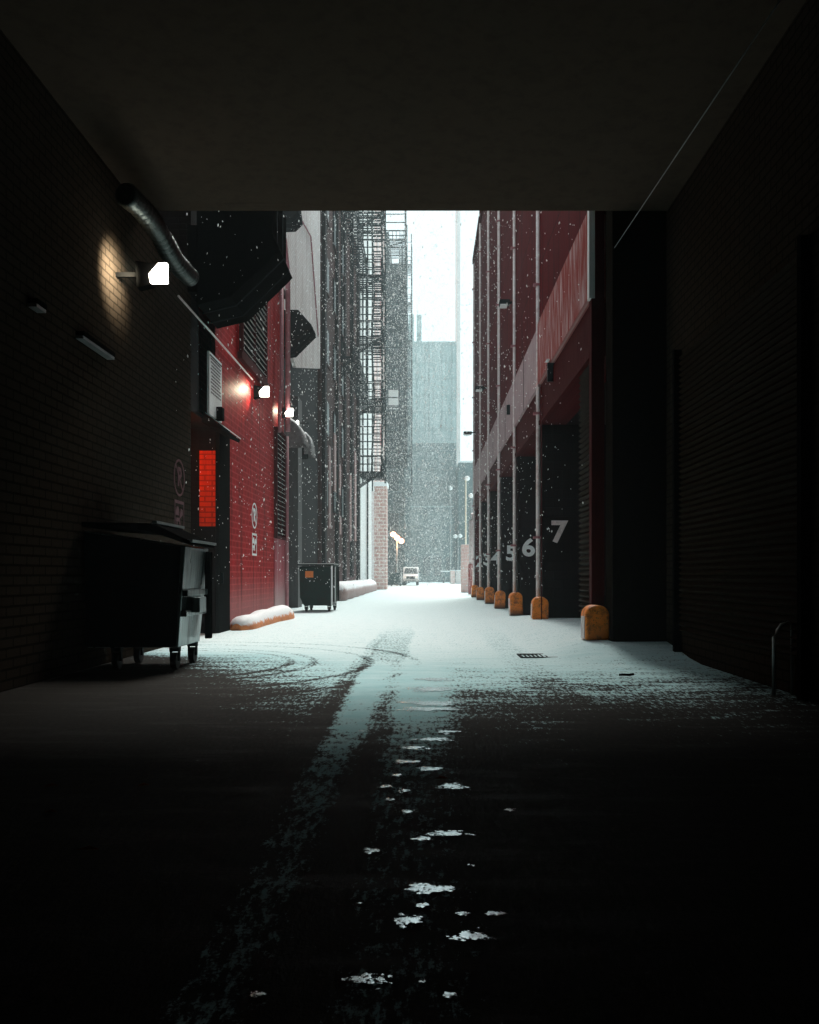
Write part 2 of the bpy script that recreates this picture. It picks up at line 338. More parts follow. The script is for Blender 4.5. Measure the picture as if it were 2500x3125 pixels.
# ---------------------------------------------------------------- red building on the left
XL = -4.0
t = thing('red_brick_building', (XL, 20, 0), 'low crimson painted brick building with two louvres beside the alley', 'building')
MB().box(-9, XL, 17.05, 24, 0, 8.9).box(-9, XL, 15.0, 17.05, 3.96, 9.0).build('wall', M['red'], t)
MB().box(-9.1, XL + .07, 17.4, 24.05, 8.9, 9.05).build('roof_edge', M['lintel'], t)
MB().box(XL, XL + .04, 22.4, 24.0, 0, 2.08).build('lower_panel', wall_mat('faded_pink_panel', (.36, .08, .10), (.34, .08, .10), (.34, .09, .11), bw=9, bh=9, ms=0, streak=(.45, .34, .35), sa=.8, base_pale=((.5, .42, .42), 1.3)), t)
MB().box(XL, XL + .10, 18.1, 21.3, 5.72, 5.86).build('ledge', M['lintel'], t)
def louvre(parent, y0, y1, z0, z1, step, x=XL):
    f = MB()
    f.box(x, x + .09, y0 - .07, y0, z0 - .07, z1 + .07); f.box(x, x + .09, y1, y1 + .07, z0 - .07, z1 + .07)
    f.box(x, x + .09, y0, y1, z0 - .07, z0); f.box(x, x + .09, y0, y1, z1, z1 + .07); f.box(x, x + .08, (y0 + y1) / 2 - .02, (y0 + y1) / 2 + .02, z0, z1)
    fr = f.build('louvre_frame', M['lintel'], parent)
    MB().box(x + .001, x + .012, y0, y1, z0, z1).build('louvre_back', M['black'], fr)
    s = MB(); z = z0 + step * .6
    while z < z1 - .02:
        s.add([(x + .015, y0, z + .05), (x + .015, y1, z + .05), (x + .07, y1, z - .005), (x + .07, y0, z - .005), (x + .078, y0, z - .005), (x + .078, y1, z - .005), (x + .078, y0, z + .008), (x + .078, y1, z + .008)],
              [(0, 1, 2, 3), (3, 2, 5, 4), (4, 5, 7, 6)]); z += step
    s.build('slats', M['slat'], fr)
louvre(t, 18.3, 21.0, 5.93, 8.7, .135)
louvre(t, 22.5, 23.75, 2.15, 4.95, .125)
t = thing('steel_door', (XL, 16.6, 0), 'plain black steel door at the near end of the crimson wall', 'door')
MB().box(XL + .002, XL + .07, 16.22, 17.1, 0, 4.0).build('door_leaf', M['black'], t, .006)
MB().box(XL + .072, XL + .12, 16.32, 16.36, .95, 1.15).build('handle', M['iron'], t)

def mesh_text(txt, size, off=.0, ext=.004):
    cu = bpy.data.curves.new('t', 'FONT'); cu.body = txt; cu.size = size; cu.offset = off; cu.extrude = ext; cu.align_x = 'CENTER'; cu.align_y = 'CENTER'; cu.resolution_u = 5
    o = bpy.data.objects.new('t', cu); C.objects.link(o); dg = bpy.context.evaluated_depsgraph_get(); me = bpy.data.meshes.new_from_object(o.evaluated_get(dg))
    bpy.data.objects.remove(o); bpy.data.curves.remove(cu); me.materials.clear(); return me
def ring(mb, c, r, wdt, x, n=36):
    vs = []; fs = []
    for i in range(n):
        a = 2 * math.pi * i / n
        for q in (r, r - wdt): vs += [(x, c[0] + q * math.cos(a), c[1] + q * math.sin(a)), (x + .006, c[0] + q * math.cos(a), c[1] + q * math.sin(a))]
    for i in range(n):
        j = (i + 1) % n; a = [i * 4 + k for k in range(4)]; b = [j * 4 + k for k in range(4)]
        fs += [(a[1], b[1], b[3], a[3]), (a[0], a[2], b[2], b[0]), (a[0], b[0], b[1], a[1]), (a[2], a[3], b[3], b[2])]
    mb.add(vs, fs)
def no_parking(yc, zc, zs, label, mt='stencil'):
    x = XL + .004
    t = thing('no_parking_sign', (XL, yc, zs), label, 'sign', 'stencilled no parking and tow away signs')
    m = MB(); ring(m, (yc, zc), .30, .035, x)
    a = .2; m.prism([(yc - a - .015, zc + a - .015), (yc - a + .015, zc + a + .015), (yc + a + .015, zc - a + .015), (yc + a - .015, zc - a - .015)], 'x', x, x + .005)
    m.build('ring', M[mt], t)
    me = mesh_text('P', .42, .01); me.materials.append(M[mt]); o = bpy.data.objects.new('letter', me); C.objects.link(o); o.parent = t
    o.matrix_local = Matrix.Translation((.010, 0, zc - zs)) @ Matrix.Rotation(R(90), 4, 'Z') @ Matrix.Rotation(R(90), 4, 'X')
    m = MB(); h = .26
    for b in ((yc - h, yc + h, zs + h - .05, zs + h), (yc - h, yc + h, zs - h, zs - h + .05), (yc - h, yc - h + .03, zs - h + .05, zs + h - .05), (yc + h - .03, yc + h, zs - h + .05, zs + h - .05)): m.box(x, x + .006, *b)
    m.build('square_frame', M[mt], t)
    m = MB()                                   # a hoisted car behind a tow truck
    m.prism([(yc - .2, zs + .02), (yc - .02, zs + .02), (yc - .02, zs + .1), (yc - .06, zs + .16), (yc - .15, zs + .16), (yc - .2, zs + .08)], 'x', x, x + .006)
    m.prism([(yc + .0, zs - .04), (yc + .19, zs + .04), (yc + .17, zs + .12), (yc + .08, zs + .14), (yc + .02, zs + .05)], 'x', x, x + .006)
    m.box(x, x + .006, yc - .2, yc + .03, zs - .08, zs - .02)
    for cy in (yc - .14, yc + .02): m.prism([(cy + .035 * math.cos(k), zs - .11 + .035 * math.sin(k)) for k in [i * .785 for i in range(8)]], 'x', x, x + .006)
    m.build('tow_pictogram', M[mt], t)
no_parking(19.85, 2.49, 1.82, 'round no parking stencil over tow picture on the crimson wall')
no_parking(13.8, 2.68, 2.05, 'dim no parking stencil on the dark wall above the near dumpster', 'stencildim')

t = thing('notice_board', (XL, 16.0, 4.1), 'tall pale grey notice board high on the wall above the black door', 'sign')
MB().box(XL + .004, XL + .05, 15.55, 16.5, 4.05, 5.2).build('panel', M['board'], t, .004)
m = MB(); rnd = random.Random(3)
for r_ in range(11):
    z = 5.10 - r_ * .062; y = 15.63 + rnd.uniform(0, .08)
    while y < 16.35:
        l = rnd.uniform(.03, .12); m.box(XL + .051, XL + .054, y, min(y + l, 16.42), z - .022, z + .006); y += l + .025
m.build('lettering', M['ink'], t)
MB().box(XL + .05, XL + .062, 15.57, 16.48, 5.13, 5.142).build('top_rail', M['iron'], t)
t = thing('door_canopy', (XL, 16, 4.0), 'small black canopy with a snowy lip over the recessed doorway', 'canopy')
MB().prism([(XL, 4.02), (XL, 3.84), (XL + .34, 3.70), (XL + .36, 3.76)], 'y', 15.2, 16.7).build('hood', M['black'], t)
MB().prism([(XL + .04, 4.03), (XL + .06, 4.00), (XL + .375, 3.765), (XL + .375, 3.785)], 'y', 15.25, 16.7).build('snow_lip', M['snow'], t)
tag(MB().box(XL, XL + .16, 16.05, 16.25, 4.04, 4.28).build('junction_box', M['black'], None, .01), 'small black box mounted under the pale notice board', 'junction box')

# kerb: orange rounded wheel guard lying along the crimson wall
k = MB(); pts = []; rr = []
a = (XL + .22, 17.0); b = (XL + .30, 22.2); N = 16
for i in range(N + 1):
    f = i / N; y = a[1] + (b[1] - a[1]) * f; x = a[0] + (b[0] - a[0]) * f + .03 * math.sin(f * 9); r = .23 + .09 * f + .015 * math.sin(f * 17)
    if i == 0: r *= .45
    if i == N: r *= .35
    pts.append((x, y, .03)); rr.append(r)
k.tube(pts, 0, 16, rr=rr)
tag(k.build('wheel_guard', M['orangesnow']), 'orange rounded kerb half buried in snow along the crimson wall', 'kerb')

# pipes and conduits on the left
tag(MB().tube([(XL + .05, 13.6, 5.56), (XL + .05, 16.4, 5.57), (XL + .05, 19.4, 5.56)], .018, 6).build('conduit', M['conduit']), 'thin pale conduit running slantwise below the big louvre', 'pipe')
tag(MB().tube([(XL + .12, 22.6, 4.9), (XL + .12, 22.6, 5.5), (XL + .12, 22.9, 6.2), (XL + .12, 22.9, 9.6)], .05, 8).build('downpipe', M['mauvepipe']), 'bent pink downpipe between the lit lamps on the crimson wall', 'pipe')
tag(MB().tube([(XL + .16, 23.7, 5.1), (XL + .16, 23.7, 9.4), (XL + .12, 23.4, 10.3), (XL - .3, 23.2, 11.6)], .07, 8).build('downpipe', M['mauvepipe']), 'thick mauve downpipe at the far corner of the crimson wall', 'pipe')
tag(MB().tube([(XL + .10, 23.92, 0), (XL + .10, 23.92, 5.0)], .05, 8).build('downpipe', M['mauvepipe']), 'upright reddish pipe ending at ground beside the lower louvre', 'pipe')
# silver flexible duct under the passage roof
pts = []; rr = []; N = 90
for i in range(N + 1):
    f = i / N; y = 10.1 + (13.0 - 10.1) * f; pts.append((-3.56 + .03 * math.sin(f * 5), y, CH + 4.52 + .04 * math.sin(f * 7))); rr.append(.12 + (.016 if i % 2 else -.01) + .01 * math.sin(i * 1.7))
tag(MB().tube(pts, 0, 18, rr=rr).build('flexible_duct', M['duct']), 'crinkled silver duct hanging under the passage roof beside the lit lamp', 'duct')
def slim_light(px0, py0, px1, py1, X, label):
    y0, y1 = onX(px0, X), onX(px1, X)
    t = thing('strip_light', (X, y0, zat(py0, y0)), label, 'strip light', 'unlit strip lights along the dark passage wall')
    z0, z1 = zat(py0, y0), zat(py1, y1); z = (z0 + z1) / 2
    MB().box(X - .12, X, y0, y1, z, z + .05).build('housing', M['black'], t)
    MB().box(X - .10, X - .01, y0, y1, z - .035, z - .001).build('diffuser', M['galv'], t)
slim_light(258, 1025, 352, 1088, -3.9, 'longer strip light on the dark left wall below the lit lamp')
slim_light(115, 922, 144, 948, -3.9, 'shorter strip light near the very dark edge of the passage')

# ---------------------------------------------------------------- wall lamps
def wall_lamp(c, s, label, power, lit=True, right=False, snow=False, aim=(-.5, -.6, -.25), cone=75, loc=None):
    """square floodlight: c = centre of lens, s = lens size; it hangs from the wall on the left (or right)"""
    x, y, z = c; t = thing('flood_light', c, label, 'flood light', 'flood lights on the alley walls')
    sg = -1 if not right else 1
    # body: wedge behind the lens, leaning on the wall side
    MB().prism([(x + sg * .55 * s, z + .62 * s), (x - sg * .45 * s, z + .58 * s), (x - sg * .30 * s, z + .42 * s), (x + sg * .45 * s, z - .55 * s), (x + sg * 1.25 * s, z - .75 * s), (x + sg * 1.35 * s, z + .75 * s)], 'y', y + .05, y + .05 + .7 * s).build('housing', M['black'], t, .01)
    MB().prism([(x - sg * .50 * s, z + .50 * s), (x - sg * .02 * s, z + .50 * s) , (x + sg * .5 * s, z - .1 * s), (x + sg * .42 * s, z - .55 * s), (x - sg * .50 * s, z - .55 * s)], 'y', y - .02, y + .045).build('lens', M['lens'] if lit else M['glass'], t)
    wx = XL if not right else 2.47
    MB().box(min(wx, x + sg * 1.3 * s), max(wx, x + sg * 1.3 * s), y + .08, y + .08 + .25 * s, z - .1 * s, z + .15 * s).build('bracket', M['black'], t)
    if snow: MB().box(x - abs(.5 * s), x + abs(.9 * s), y + .04, y + .05 + .6 * s, z + .72 * s, z + .78 * s).build('snow_cap', M['snow'], t)
    if lit:
        L = bpy.data.lights.new('lamp_glow', 'SPOT'); L.energy = power; L.color = (1, .87, .62); L.spot_size = R(cone); L.spot_blend = .6; L.shadow_soft_size = .06
        o = bpy.data.objects.new('lamp_glow', L); C.objects.link(o); o.parent = t; o.location = loc or (.02, -.22, .0)
        d = Vector(aim); o.rotation_euler = d.to_track_quat('-Z', 'Y').to_euler()
    return t
c = W(483, 832, 10.9); wall_lamp(c, .235, 'brightest lit flood light below the silver duct', 34, aim=(-.45, .10, -.05), cone=120, loc=(-.22, -.16, .0))
c = W(806, 1194, 19.7); wall_lamp(c, .22, 'lit flood light on the crimson wall under the big louvre', 24)
c = W(882, 1258, 23.6); wall_lamp(c, .21, 'lit flood light beyond the pink downpipe', 10)
c = W(906, 1290, 29.0); wall_lamp(c, .12, 'smallest lit flood light above the pale vent hoods', 5)
c = W(1697, 1135, 16.6); wall_lamp(c, .34, 'unlit black flood light with snow on top under the red band', 0, False, True, True)
c = W(1560, 1250, 24.6); wall_lamp(c, .26, 'small unlit flood light on the mauve band', 0, False, True)
# lamp in the doorway that reddens the bricks, its glow also painted into them
t = thing('doorway_lamp', (-4.35, 14.75, 3.3), 'small red lamp hidden inside the recessed doorway', 'lamp')
MB().box(-4.45, -4.25, 14.65, 14.8, 3.25, 3.45).build('housing', M['black'], t); MB().box(-4.42, -4.28, 14.81, 14.83, 3.27, 3.43).build('lens', emit('lit_red_lamp_glass', (1, .25, .05), 4), t)
L = bpy.data.lights.new('lamp_glow', 'POINT'); L.energy = 6; L.color = (1, .35, .12); L.shadow_soft_size = .05
o = bpy.data.objects.new('lamp_glow', L); C.objects.link(o); o.parent = t; o.location = (0, .16, 0)

# ---------------------------------------------------------------- big duct hoods on the left
def hood(pts, y0, y1, label):
    q = [((p[0] - VX) / F * y0, zat(p[1], y0)) for p in pts]; c = q[0]
    t = thing('ventilation_hood', (XL, y0, c[1]), label, 'ventilation hood', 'black ventilation hoods jutting over the alley')
    MB().prism(q, 'y', y0, y1).build('cowl', M['black'], t, .01)
    for yy_ in (y0 + .3 * (y1 - y0), y0 + .7 * (y1 - y0)): cx_ = sum(p[0] for p in q) / len(q); cz_ = sum(p[1] for p in q) / len(q); MB().prism([(cx_ + (p[0] - cx_) * 1.015, cz_ + (p[1] - cz_) * 1.015) for p in q], 'y', yy_, yy_ + .04).build('seam_flange', M['iron'], t)
    xs_ = sorted(p[0] for p in q); zs_ = [p[1] for p in q]
    MB().box(XL if y0 < 24 else -4.6, xs_[0] + .02, y0 + .1, y1 - .1, min(zs_) + .25, min(zs_) + .25 + .5 * (max(zs_) - min(zs_))).build('wall_duct', M['black'], t)
hood([(600, 520), (790, 520), (832, 560), (832, 712), (853, 760), (832, 782), (705, 905), (600, 930)], 14.2, 15.6, 'largest black ventilation hood hanging just outside the passage roof')
hood([(852, 945), (910, 945), (950, 990), (952, 1000), (888, 1064), (852, 1068)], 24.6, 25.6, 'middle black ventilation hood in front of the whitewashed wall')
hood([(853, 600), (905, 600), (910, 645), (888, 667), (853, 669)], 25.8, 26.8, 'highest black ventilation hood cut off by the passage roof')

# ---------------------------------------------------------------- whitewashed building with dark base
XW = -4.6
t = thing('whitewashed_building', (XW, 30, 0), 'tall building with whitewashed upper brick wall over a black base', 'building')
d0, d1 = onX(832, XW), onX(978, XW)
P = lambda px, py: (onX(px, XW), zat(py, onX(px, XW)))
MB().prism([P(832, 930), P(870, 1010), P(904, 1122), P(977.5, 1125), (P(977.5, 0)[0], 34), (d0, 34)], 'x', XW - 8, XW).build('upper_wall', M['whitewall'], t)
MB().box(XW - 8, XW - .12, 24.02, d1, 0, 10.3).build('base_wall', M['dark'], t)
MB().tube([(XW + .05, onX(908, XW), 14), (XW + .05, onX(945, XW), 14.5), (XW + .05, onX(968, XW), 11.2)], .03, 6).build('drain_pipe', M['mauvepipe'], t)
MB().tube([(XW + .05, onX(857, XW), 10.3), (XW + .05, onX(857, XW), 20)], .05, 6).build('drain_pipe', M['mauvepipe'], t)
MB().box(XW - .12, XW + .25, 29.0, 29.9, 0, 7.2).build('pilaster', plain('dark_grey_render', (.07, .07, .07), .7, 0, .5, 4, streaky=True), t)

def vent(px0, px1, py0, py1, d, label):
    """half-round cloth-like vent cover: snow on its bulging top"""
    x0, x1 = (px0 - VX) / F * d, (px1 - VX) / F * d; z0, z1 = zat(py1, d), zat(py0, d); n = 12; m = 8; vs = []; fs = []
    for j in range(m + 1):
        y = d + 1.0 * j / m
        for i in range(n + 1):
            a = math.pi / 2 * i / n; bul = 1 - .06 * math.cos(j * 2.1)
            vs.append((x0 + (x1 - x0) * math.sin(a) * bul, y, z0 + (z1 - z0) * math.cos(a) * bul))
    for j in range(m):
        for i in range(n): p = j * (n + 1) + i; fs.append((p, p + 1, p + n + 2, p + n + 1))
    mb = MB().add(vs, fs, True)
    for j, fl in ((0, False), (m, True)):
        k = len(mb.v); mb.v += [(x0, vs[j * (n + 1)][1], z0)]; base = j * (n + 1)
        for i in range(n): mb.f.append((k, base + i, base + i + 1) if fl else (k, base + i + 1, base + i)); mb.sm.append(False)
    t = thing('vent_cover', (x0, d, z0), label, 'vent cover', 'rounded vent covers dusted with snow')
    mb.build('cover', M['ventsnow'], t); MB().box(x0 - (.9 if d > 25 else .4), x0 + .02, d + .05, d + .95, z0 - .05, z1).build('vent_box', M['black'], t)
vent(866, 926, 1272, 1352, 26.2, 'larger rounded vent cover under the lit flood lights')
vent(928, 951, 1318, 1386, 30.5, 'narrow rounded vent cover beyond the larger one')
louv = None

# ---------------------------------------------------------------- dumpsters
def caster(parent, x, y, r=.09, z=0):
    m = MB(); n = 14
    m.prism([(y + r * math.cos(2 * math.pi * i / n), z + r + r * math.sin(2 * math.pi * i / n)) for i in range(n)], 'x', x - .035, x + .035)
    w_ = m.build('caster_wheel', M['tyre'], parent, .006)
    MB().box(x - .055, x + .055, y - .05, y + .05, z + 2 * r + .01, z + 2 * r + .06).box(x - .055, x - .04, y - .03, y + .03, z + r, z + 2 * r + .02).box(x + .04, x + .055, y - .03, y + .03, z + r, z + 2 * r + .02).build('fork', M['iron'], w_)
t = thing('dumpster', (-3.35, 10.3, 0), 'tall scratched black dumpster in the shadow at the passage mouth', 'dumpster', 'dumpsters along the left side of the alley')
x0, x1, y0, y1 = -3.95, -2.78, 9.85, 10.9
m = MB(); tp = .10
vs = [(x0, y0 + .05, .26), (x1 - tp, y0 + .05, .26), (x1 - tp, y1 - .05, .26), (x0, y1 - .05, .26), (x0, y0, 1.62), (x1, y0, 1.44), (x1, y1, 1.44), (x0, y1, 1.62)]
m.add(vs, [(0, 3, 2, 1), (4, 5, 6, 7), (0, 1, 5, 4), (1, 2, 6, 5), (2, 3, 7, 6), (3, 0, 4, 7)]); m.build('body', M['bin'], t, .012)
MB().add([(x0, y0 + .032, .27), (x1 - tp - .02, y0 + .032, .27), (x1 - .05, y0 - .012, 1.43), (x0, y0 - .012, 1.6)], [(0, 1, 2, 3)]).build('end_shade_panel', M['black'], t)  # black sheet added over the end face to paint it in shade
m = MB()
for z in (.62, .86): m.box(x1 - .075 + (z - .6) * .08, x1 + .0 + (z - .6) * .07, y0 + .04, y1 - .02, z, z + .07)
m.build('side_ribs', M['bin'], t, .008)
m = MB().box(x1 - .02, x1 + .055, y1 - .12, y1 - .02, .3, 1.4); m.build('corner_post', M['black'], t, .01)
m = MB().box(x1 - .06, x1 + .10, y0 + .25, y0 + .55, .66, .84); m.build('fork_pocket', M['bin'], t, .01)
lid = MB().prism([(x0 - .02, 1.66), (x0 - .02, 1.72), (-3.15, 1.70), (x1 + .06, 1.50), (x1 + .06, 1.45), (-3.15, 1.60)], 'y', y0 - .04, y1 + .05).build('lid', M['black'], t, .012)
MB().box(-3.16, -3.10, y0 - .03, y1 + .04, 1.70, 1.73).build('lid_rib', M['galv'], lid); MB().box(x1 + .02, x1 + .09, y0 - .03, y1 + .04, 1.485, 1.515).build('lid_rim', M['galv'], lid)
for (x, y) in ((x1 - .16, y0 + .14), (x1 - .16, y1 - .16), (-3.62, y0 + .14), (-3.62, y1 - .16)): caster(t, x, y, .10)

def green_bin(x0, x1, y0, y1, h, label, sticker=True, z=0):
    t = thing('dumpster', ((x0 + x1) / 2, (y0 + y1) / 2, z), label, 'dumpster', 'dumpsters along the left side of the alley')
    w_ = x1 - x0
    m = MB(); tp = .13 * w_
    vs = [(x0 + tp, y0 + .06, .18), (x1 - .04, y0 + .06, .18), (x1 - .04, y1, .18), (x0 + tp, y1, .18), (x0, y0, h - .04), (x1, y0, h - .04), (x1, y1, h), (x0, y1, h), (x0 + .02, y0 + .02, .42), (x1 - .01, y0 + .02, .42), (x1 - .01, y1, .42), (x0 + .02, y1, .42)]
    m.add(vs, [(0, 3, 2, 1), (0, 1, 9, 8), (8, 9, 5, 4), (1, 2, 10, 9), (9, 10, 6, 5), (2, 3, 11, 10), (10, 11, 7, 6), (3, 0, 8, 11), (11, 8, 4, 7), (4, 5, 6, 7)]); m.build('body', M['green'], t, .012)
    lid = MB().box(x0 - .04, x1 + .04, y0 - .05, y1 + .04, h + .005, h + .045).build('lid', M['green'], t, .01)
    MB().box(x0 - .02, x1 + .03, y0 - .04, y1 + .02, h + .048, h + .062).build('snow', M['snow'], lid)
    for ya_, yb_ in ((y0 + .02, y0 + .09), (y1 - .1, y1 - .03)): MB().box(x1 + .002, x1 + .06, ya_, yb_, .3, h - .02).build('corner_post', M['black'], t)
    MB().box(x1 - .05, x1 + .0, y0 - .03, y0 - .005, .2, h).box(x1 + .062, x1 + .075, y0 + .0, y0 + .05, .25, h - .03).build('snowy_edge', M['snow'], t)
    if sticker: MB().box(x0 + .18 * w_, x0 + .42 * w_, y0 - .022, y0 - .006, h * .74, h * .88).build('sticker', M['sticker'], t)
    for (x, y) in ((x0 + .2, y0 + .15), (x1 - .12, y0 + .12), (x0 + .2, y1 - .15), (x1 - .08, y1 - .1)): caster(t, x, y, .075)
green_bin(-3.85, -2.83, 25.9, 27.3, 1.40, 'dark green dumpster with orange sticker and snowy lid')
green_bin(-3.75, -2.5, 87, 88.6, 1.4, 'hazy teal dumpster beside the white truck', False)

# ---------------------------------------------------------------- brown building with ledge
XB = -4.6; dB0, dB1 = onX(979, XB), 59.5
t = thing('brown_brick_building', (XB, 48, 0), 'tall dark brown brick building behind the first fire escape', 'building')
MB().box(XB - 9, XB, dB0, dB1, 0, 23).build('wall', M['brown'], t)
for px, z0, z1, wd, mat in ((985, 0, 22.9, .35, 'dark'), (1024, 0, 22.9, .3, 'dark'), (1048, 0, 22.9, .4, 'dark'), (1070, 1, 22.9, .5, 'dark'), (1090, 0, 22.9, .6, 'dark')):
    d = onX(px, XB); MB().box(XB + .001, XB + .16, d - wd, d + wd, z0, z1).build('pilaster', M[mat], t)
for px, py0, py1, wd in ((993, 1362, 1612, .32), (1010, 1325, 1500, .42), (1026, 1420, 1510, .3), (1027, 1575, 1630, .35), (1060, 1450, 1650, .4), (1075, 1380, 1650, .6)):
    d = onX(px, XB); MB().box(XB + .17, XB + .22, d - wd, d + wd, zat(py1, d), zat(py0, d)).build('boarded_window', plain('weathered_pink_boards', (.30, .17, .16), .7, 0, .6, 3, streaky=True), t)
for k in range(6):
    z = 4.2 + 3.3 * k
    for d in (39.4, 42.6, 46.5, 52):
        f = MB().box(XB + .002, XB + .06, d - .55, d + .55, z, z + 1.7).build('window', M['dark'], t); MB().box(XB + .061, XB + .07, d - .45, d + .45, z + .1, z + 1.6).build('pane', M['glass'], f)
        MB().box(XB + .07, XB + .12, d - .6, d + .6, z - .1, z - .01).build('sill', M['brown'], f)
led = MB(); N = 24
for seg_, (ya, yb) in enumerate(((36.5, 48.5), (48.7, 62.0))):
    pts = [(-3.98 - .05 * seg_, ya + (yb - ya) * i / N, .28) for i in range(N + 1)]; rr = [.52 + .04 * math.sin(i * .9 + seg_) for i in range(N + 1)]; rr[0] = rr[-1] = .35
    tag(MB().tube(pts, 0, 14, rr=rr).build('wheel_guard', M['ledgesnow']), ['nearer snow topped stone ledge at the foot of the brown building', 'farther snow topped stone ledge below the fire escape'][seg_], 'kerb')

# ---------------------------------------------------------------- fire escapes
def fire_escape(x0, x1, y0, y1, levels, top, label, step=.5, rungs=True, r=.035, grp='black fire escapes on the left facades', stairs=True):
    t = thing('fire_escape', (x0, y0, 0), label, 'fire escape', grp)
    for x in (x0 + .05, x1):
        for y in (y0, y1): MB().bar((x, y, levels[0] - .3), (x, y, top), r * 1.3).build('upright_post', M['iron'], t)
    for i, z in enumerate(levels):
        p = MB().box(x0, x1 + .05, y0 - .1, y0 - .04, z - .09, z).box(x0, x1 + .05, y1, y1 + .1, z - .09, z); n = int((x1 - x0) / .12); ny = int((y1 - y0) / .42)
        for k in range(ny): p.box(x0, x1 + .04, y0 + .42 * k, y0 + .42 * k + .16, z - .05, z - .01)
        for k in range(n): p.box(x0 + .12 * k, x0 + .12 * k + .03, y0 - .14, y0 - .101, z - .2, z)
        p.build('platform', M['iron'], t)
        q = MB()
        for h in (.5, 1.05): q.bar((x0, y0, z + h), (x1, y0, z + h), r * .8); q.bar((x1, y0, z + h), (x1, y1, z + h), r * .8)
        for k in range(int((y1 - y0) / .6) + 1): q.bar((x1, y0 + .6 * k, z), (x1, y0 + .6 * k, z + 1.05), r * .5)
        for k in range(int((x1 - x0) / .4) + 1): q.bar((x0 + .4 * k, y0, z), (x0 + .4 * k, y0, z + 1.05), r * .45)
        q.build('railing', M['iron'], t)
        if stairs and i + 1 < len(levels):
            s_ = MB(); z2 = levels[i + 1]; ya, yb = (y0 + .5, y1 - .3) if i % 2 == 0 else (y1 - .3, y0 + .5)
            for xx in (x1 - .75, x1 - .1): s_.bar((xx, ya, z), (xx, yb, z2), r * 1.1); s_.bar((xx, ya, z + .9), (xx, yb, z2 + .9), r * .7)
            n = int((z2 - z) / .25)
            for k in range(1, n): f = k / n; s_.box(x1 - .75, x1 - .1, ya + (yb - ya) * f - .1, ya + (yb - ya) * f + .1, z + (z2 - z) * f - .015, z + (z2 - z) * f + .015)
            s_.build('stair_flight', M['iron'], t)
        b = MB()
        for kx in range(3):
            xx = x0 + .2 + kx * .25; b.bar((x0, y0 + .02 + kx * .02, z - 1.2 + .1 * kx), (x1 - .1 * kx, y0 + .02 + kx * .02, z - .1), r * .7)
        b.build('bracket', M['iron'], t)
    if rungs:
        q = MB(); z = levels[0] + .5
        while z < top: q.bar((x0, y0 - .03, z), (x1 + .03, y0 - .03, z), r * .8); z += step
        q.build('ladder_rungs', M['iron'], t)
    return t
fire_escape(-4.6, -2.93, 57.0, 61.5, [8.05, 12.9, 17.1, 21.2, 25.4], 30, 'nearest black fire escape with ladder rungs against the pale wall', r=.046)
fire_escape(-4.6, -3.95, 46.0, 56.5, [12.9, 21.0], 22.2, 'long black balcony on the brown building above the ledge', rungs=False, stairs=False)
fire_escape(-5.2, -2.2, 92, 97, [13.5, 18.2, 23.0, 28.0, 32.5, 37.3], 41, 'second fire escape of wide dark platforms on the teal building', step=.9, r=.085)
fire_escape(-3.2, -1.9, 112, 116, [12, 17, 22, 27, 32, 37, 42], 46, 'faint farthest fire escape fading into the snowfall', step=1.2, r=.05, stairs=False)

# ---------------------------------------------------------------- pale and pink buildings, teal building, far towers
t = thing('grey_rendered_building', (-4.6, 65, 0), 'pale grey building seen through the nearest fire escape', 'building')
MB().box(-14, -4.6, 60, 76, 0, 48).build('wall', M['greywall'], t)
for d in (66.5, 72.5): MB().tube([(-4.55, d, 0), (-4.55, d, 47)], .07, 6).build('drain_pipe', M['iron'], t)
t = thing('pink_brick_building', (-4.6, 86, 0), 'pale pink brick building between the two fire escapes', 'building')
MB().box(-14, -4.58, 76.05, 97.6, 0, 46).build('wall', M['pinkwall'], t)
for k in range(9):
    f = MB().box(-4.579, -4.53, 84, 87, 5.5 + 4.2 * k, 8 + 4.2 * k).build('window', M['whitewall'], t); MB().box(-4.529, -4.52, 84.3, 86.7, 5.7 + 4.2 * k, 7.8 + 4.2 * k).build('pane', plain('dull_red_blind', (.4, .10, .10)), f)
MB().tube([(-4.5, 79, 0), (-4.5, 79, 45)], .16, 6).build('drain_pipe', M['conduit'], t)
t = thing('annexe', (-3.6, 70, 0), 'low pink brick annexe with a snowy flat roof below the fire escape', 'building')
MB().box(-4.0, -3.05, 66, 68, 0, 8.0).build('wall', wall_mat('salt_stained_pink_brick', (.60, .34, .29), (.50, .28, .25), (.72, .62, .58), bw=.6, bh=.28, ms=.04, streak=(.72, .60, .56), sa=.7), t); MB().box(-4.05, -2.98, 65.93, 68.1, 8.0, 8.35).build('snow_cap', M['snow'], t)
MB().box(-4.2, -4.0, 65.85, 65.99, 0, 7.6).build('corner_pipe', M['conduit'], t)
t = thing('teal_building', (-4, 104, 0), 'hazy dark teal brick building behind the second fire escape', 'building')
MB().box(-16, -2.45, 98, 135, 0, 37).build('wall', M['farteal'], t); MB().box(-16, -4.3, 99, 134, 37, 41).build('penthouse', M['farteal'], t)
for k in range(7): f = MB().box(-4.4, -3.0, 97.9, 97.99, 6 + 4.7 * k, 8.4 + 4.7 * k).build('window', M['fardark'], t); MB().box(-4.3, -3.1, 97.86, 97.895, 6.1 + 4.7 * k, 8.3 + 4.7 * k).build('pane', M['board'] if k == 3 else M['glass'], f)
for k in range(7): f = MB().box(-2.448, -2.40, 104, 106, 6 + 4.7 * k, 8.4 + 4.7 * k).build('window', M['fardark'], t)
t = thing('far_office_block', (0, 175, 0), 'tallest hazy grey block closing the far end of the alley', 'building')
MB().box(-30, 6.2, 172, 200, 0, zat(1042, 172)).build('wall', M['fartower'], t)
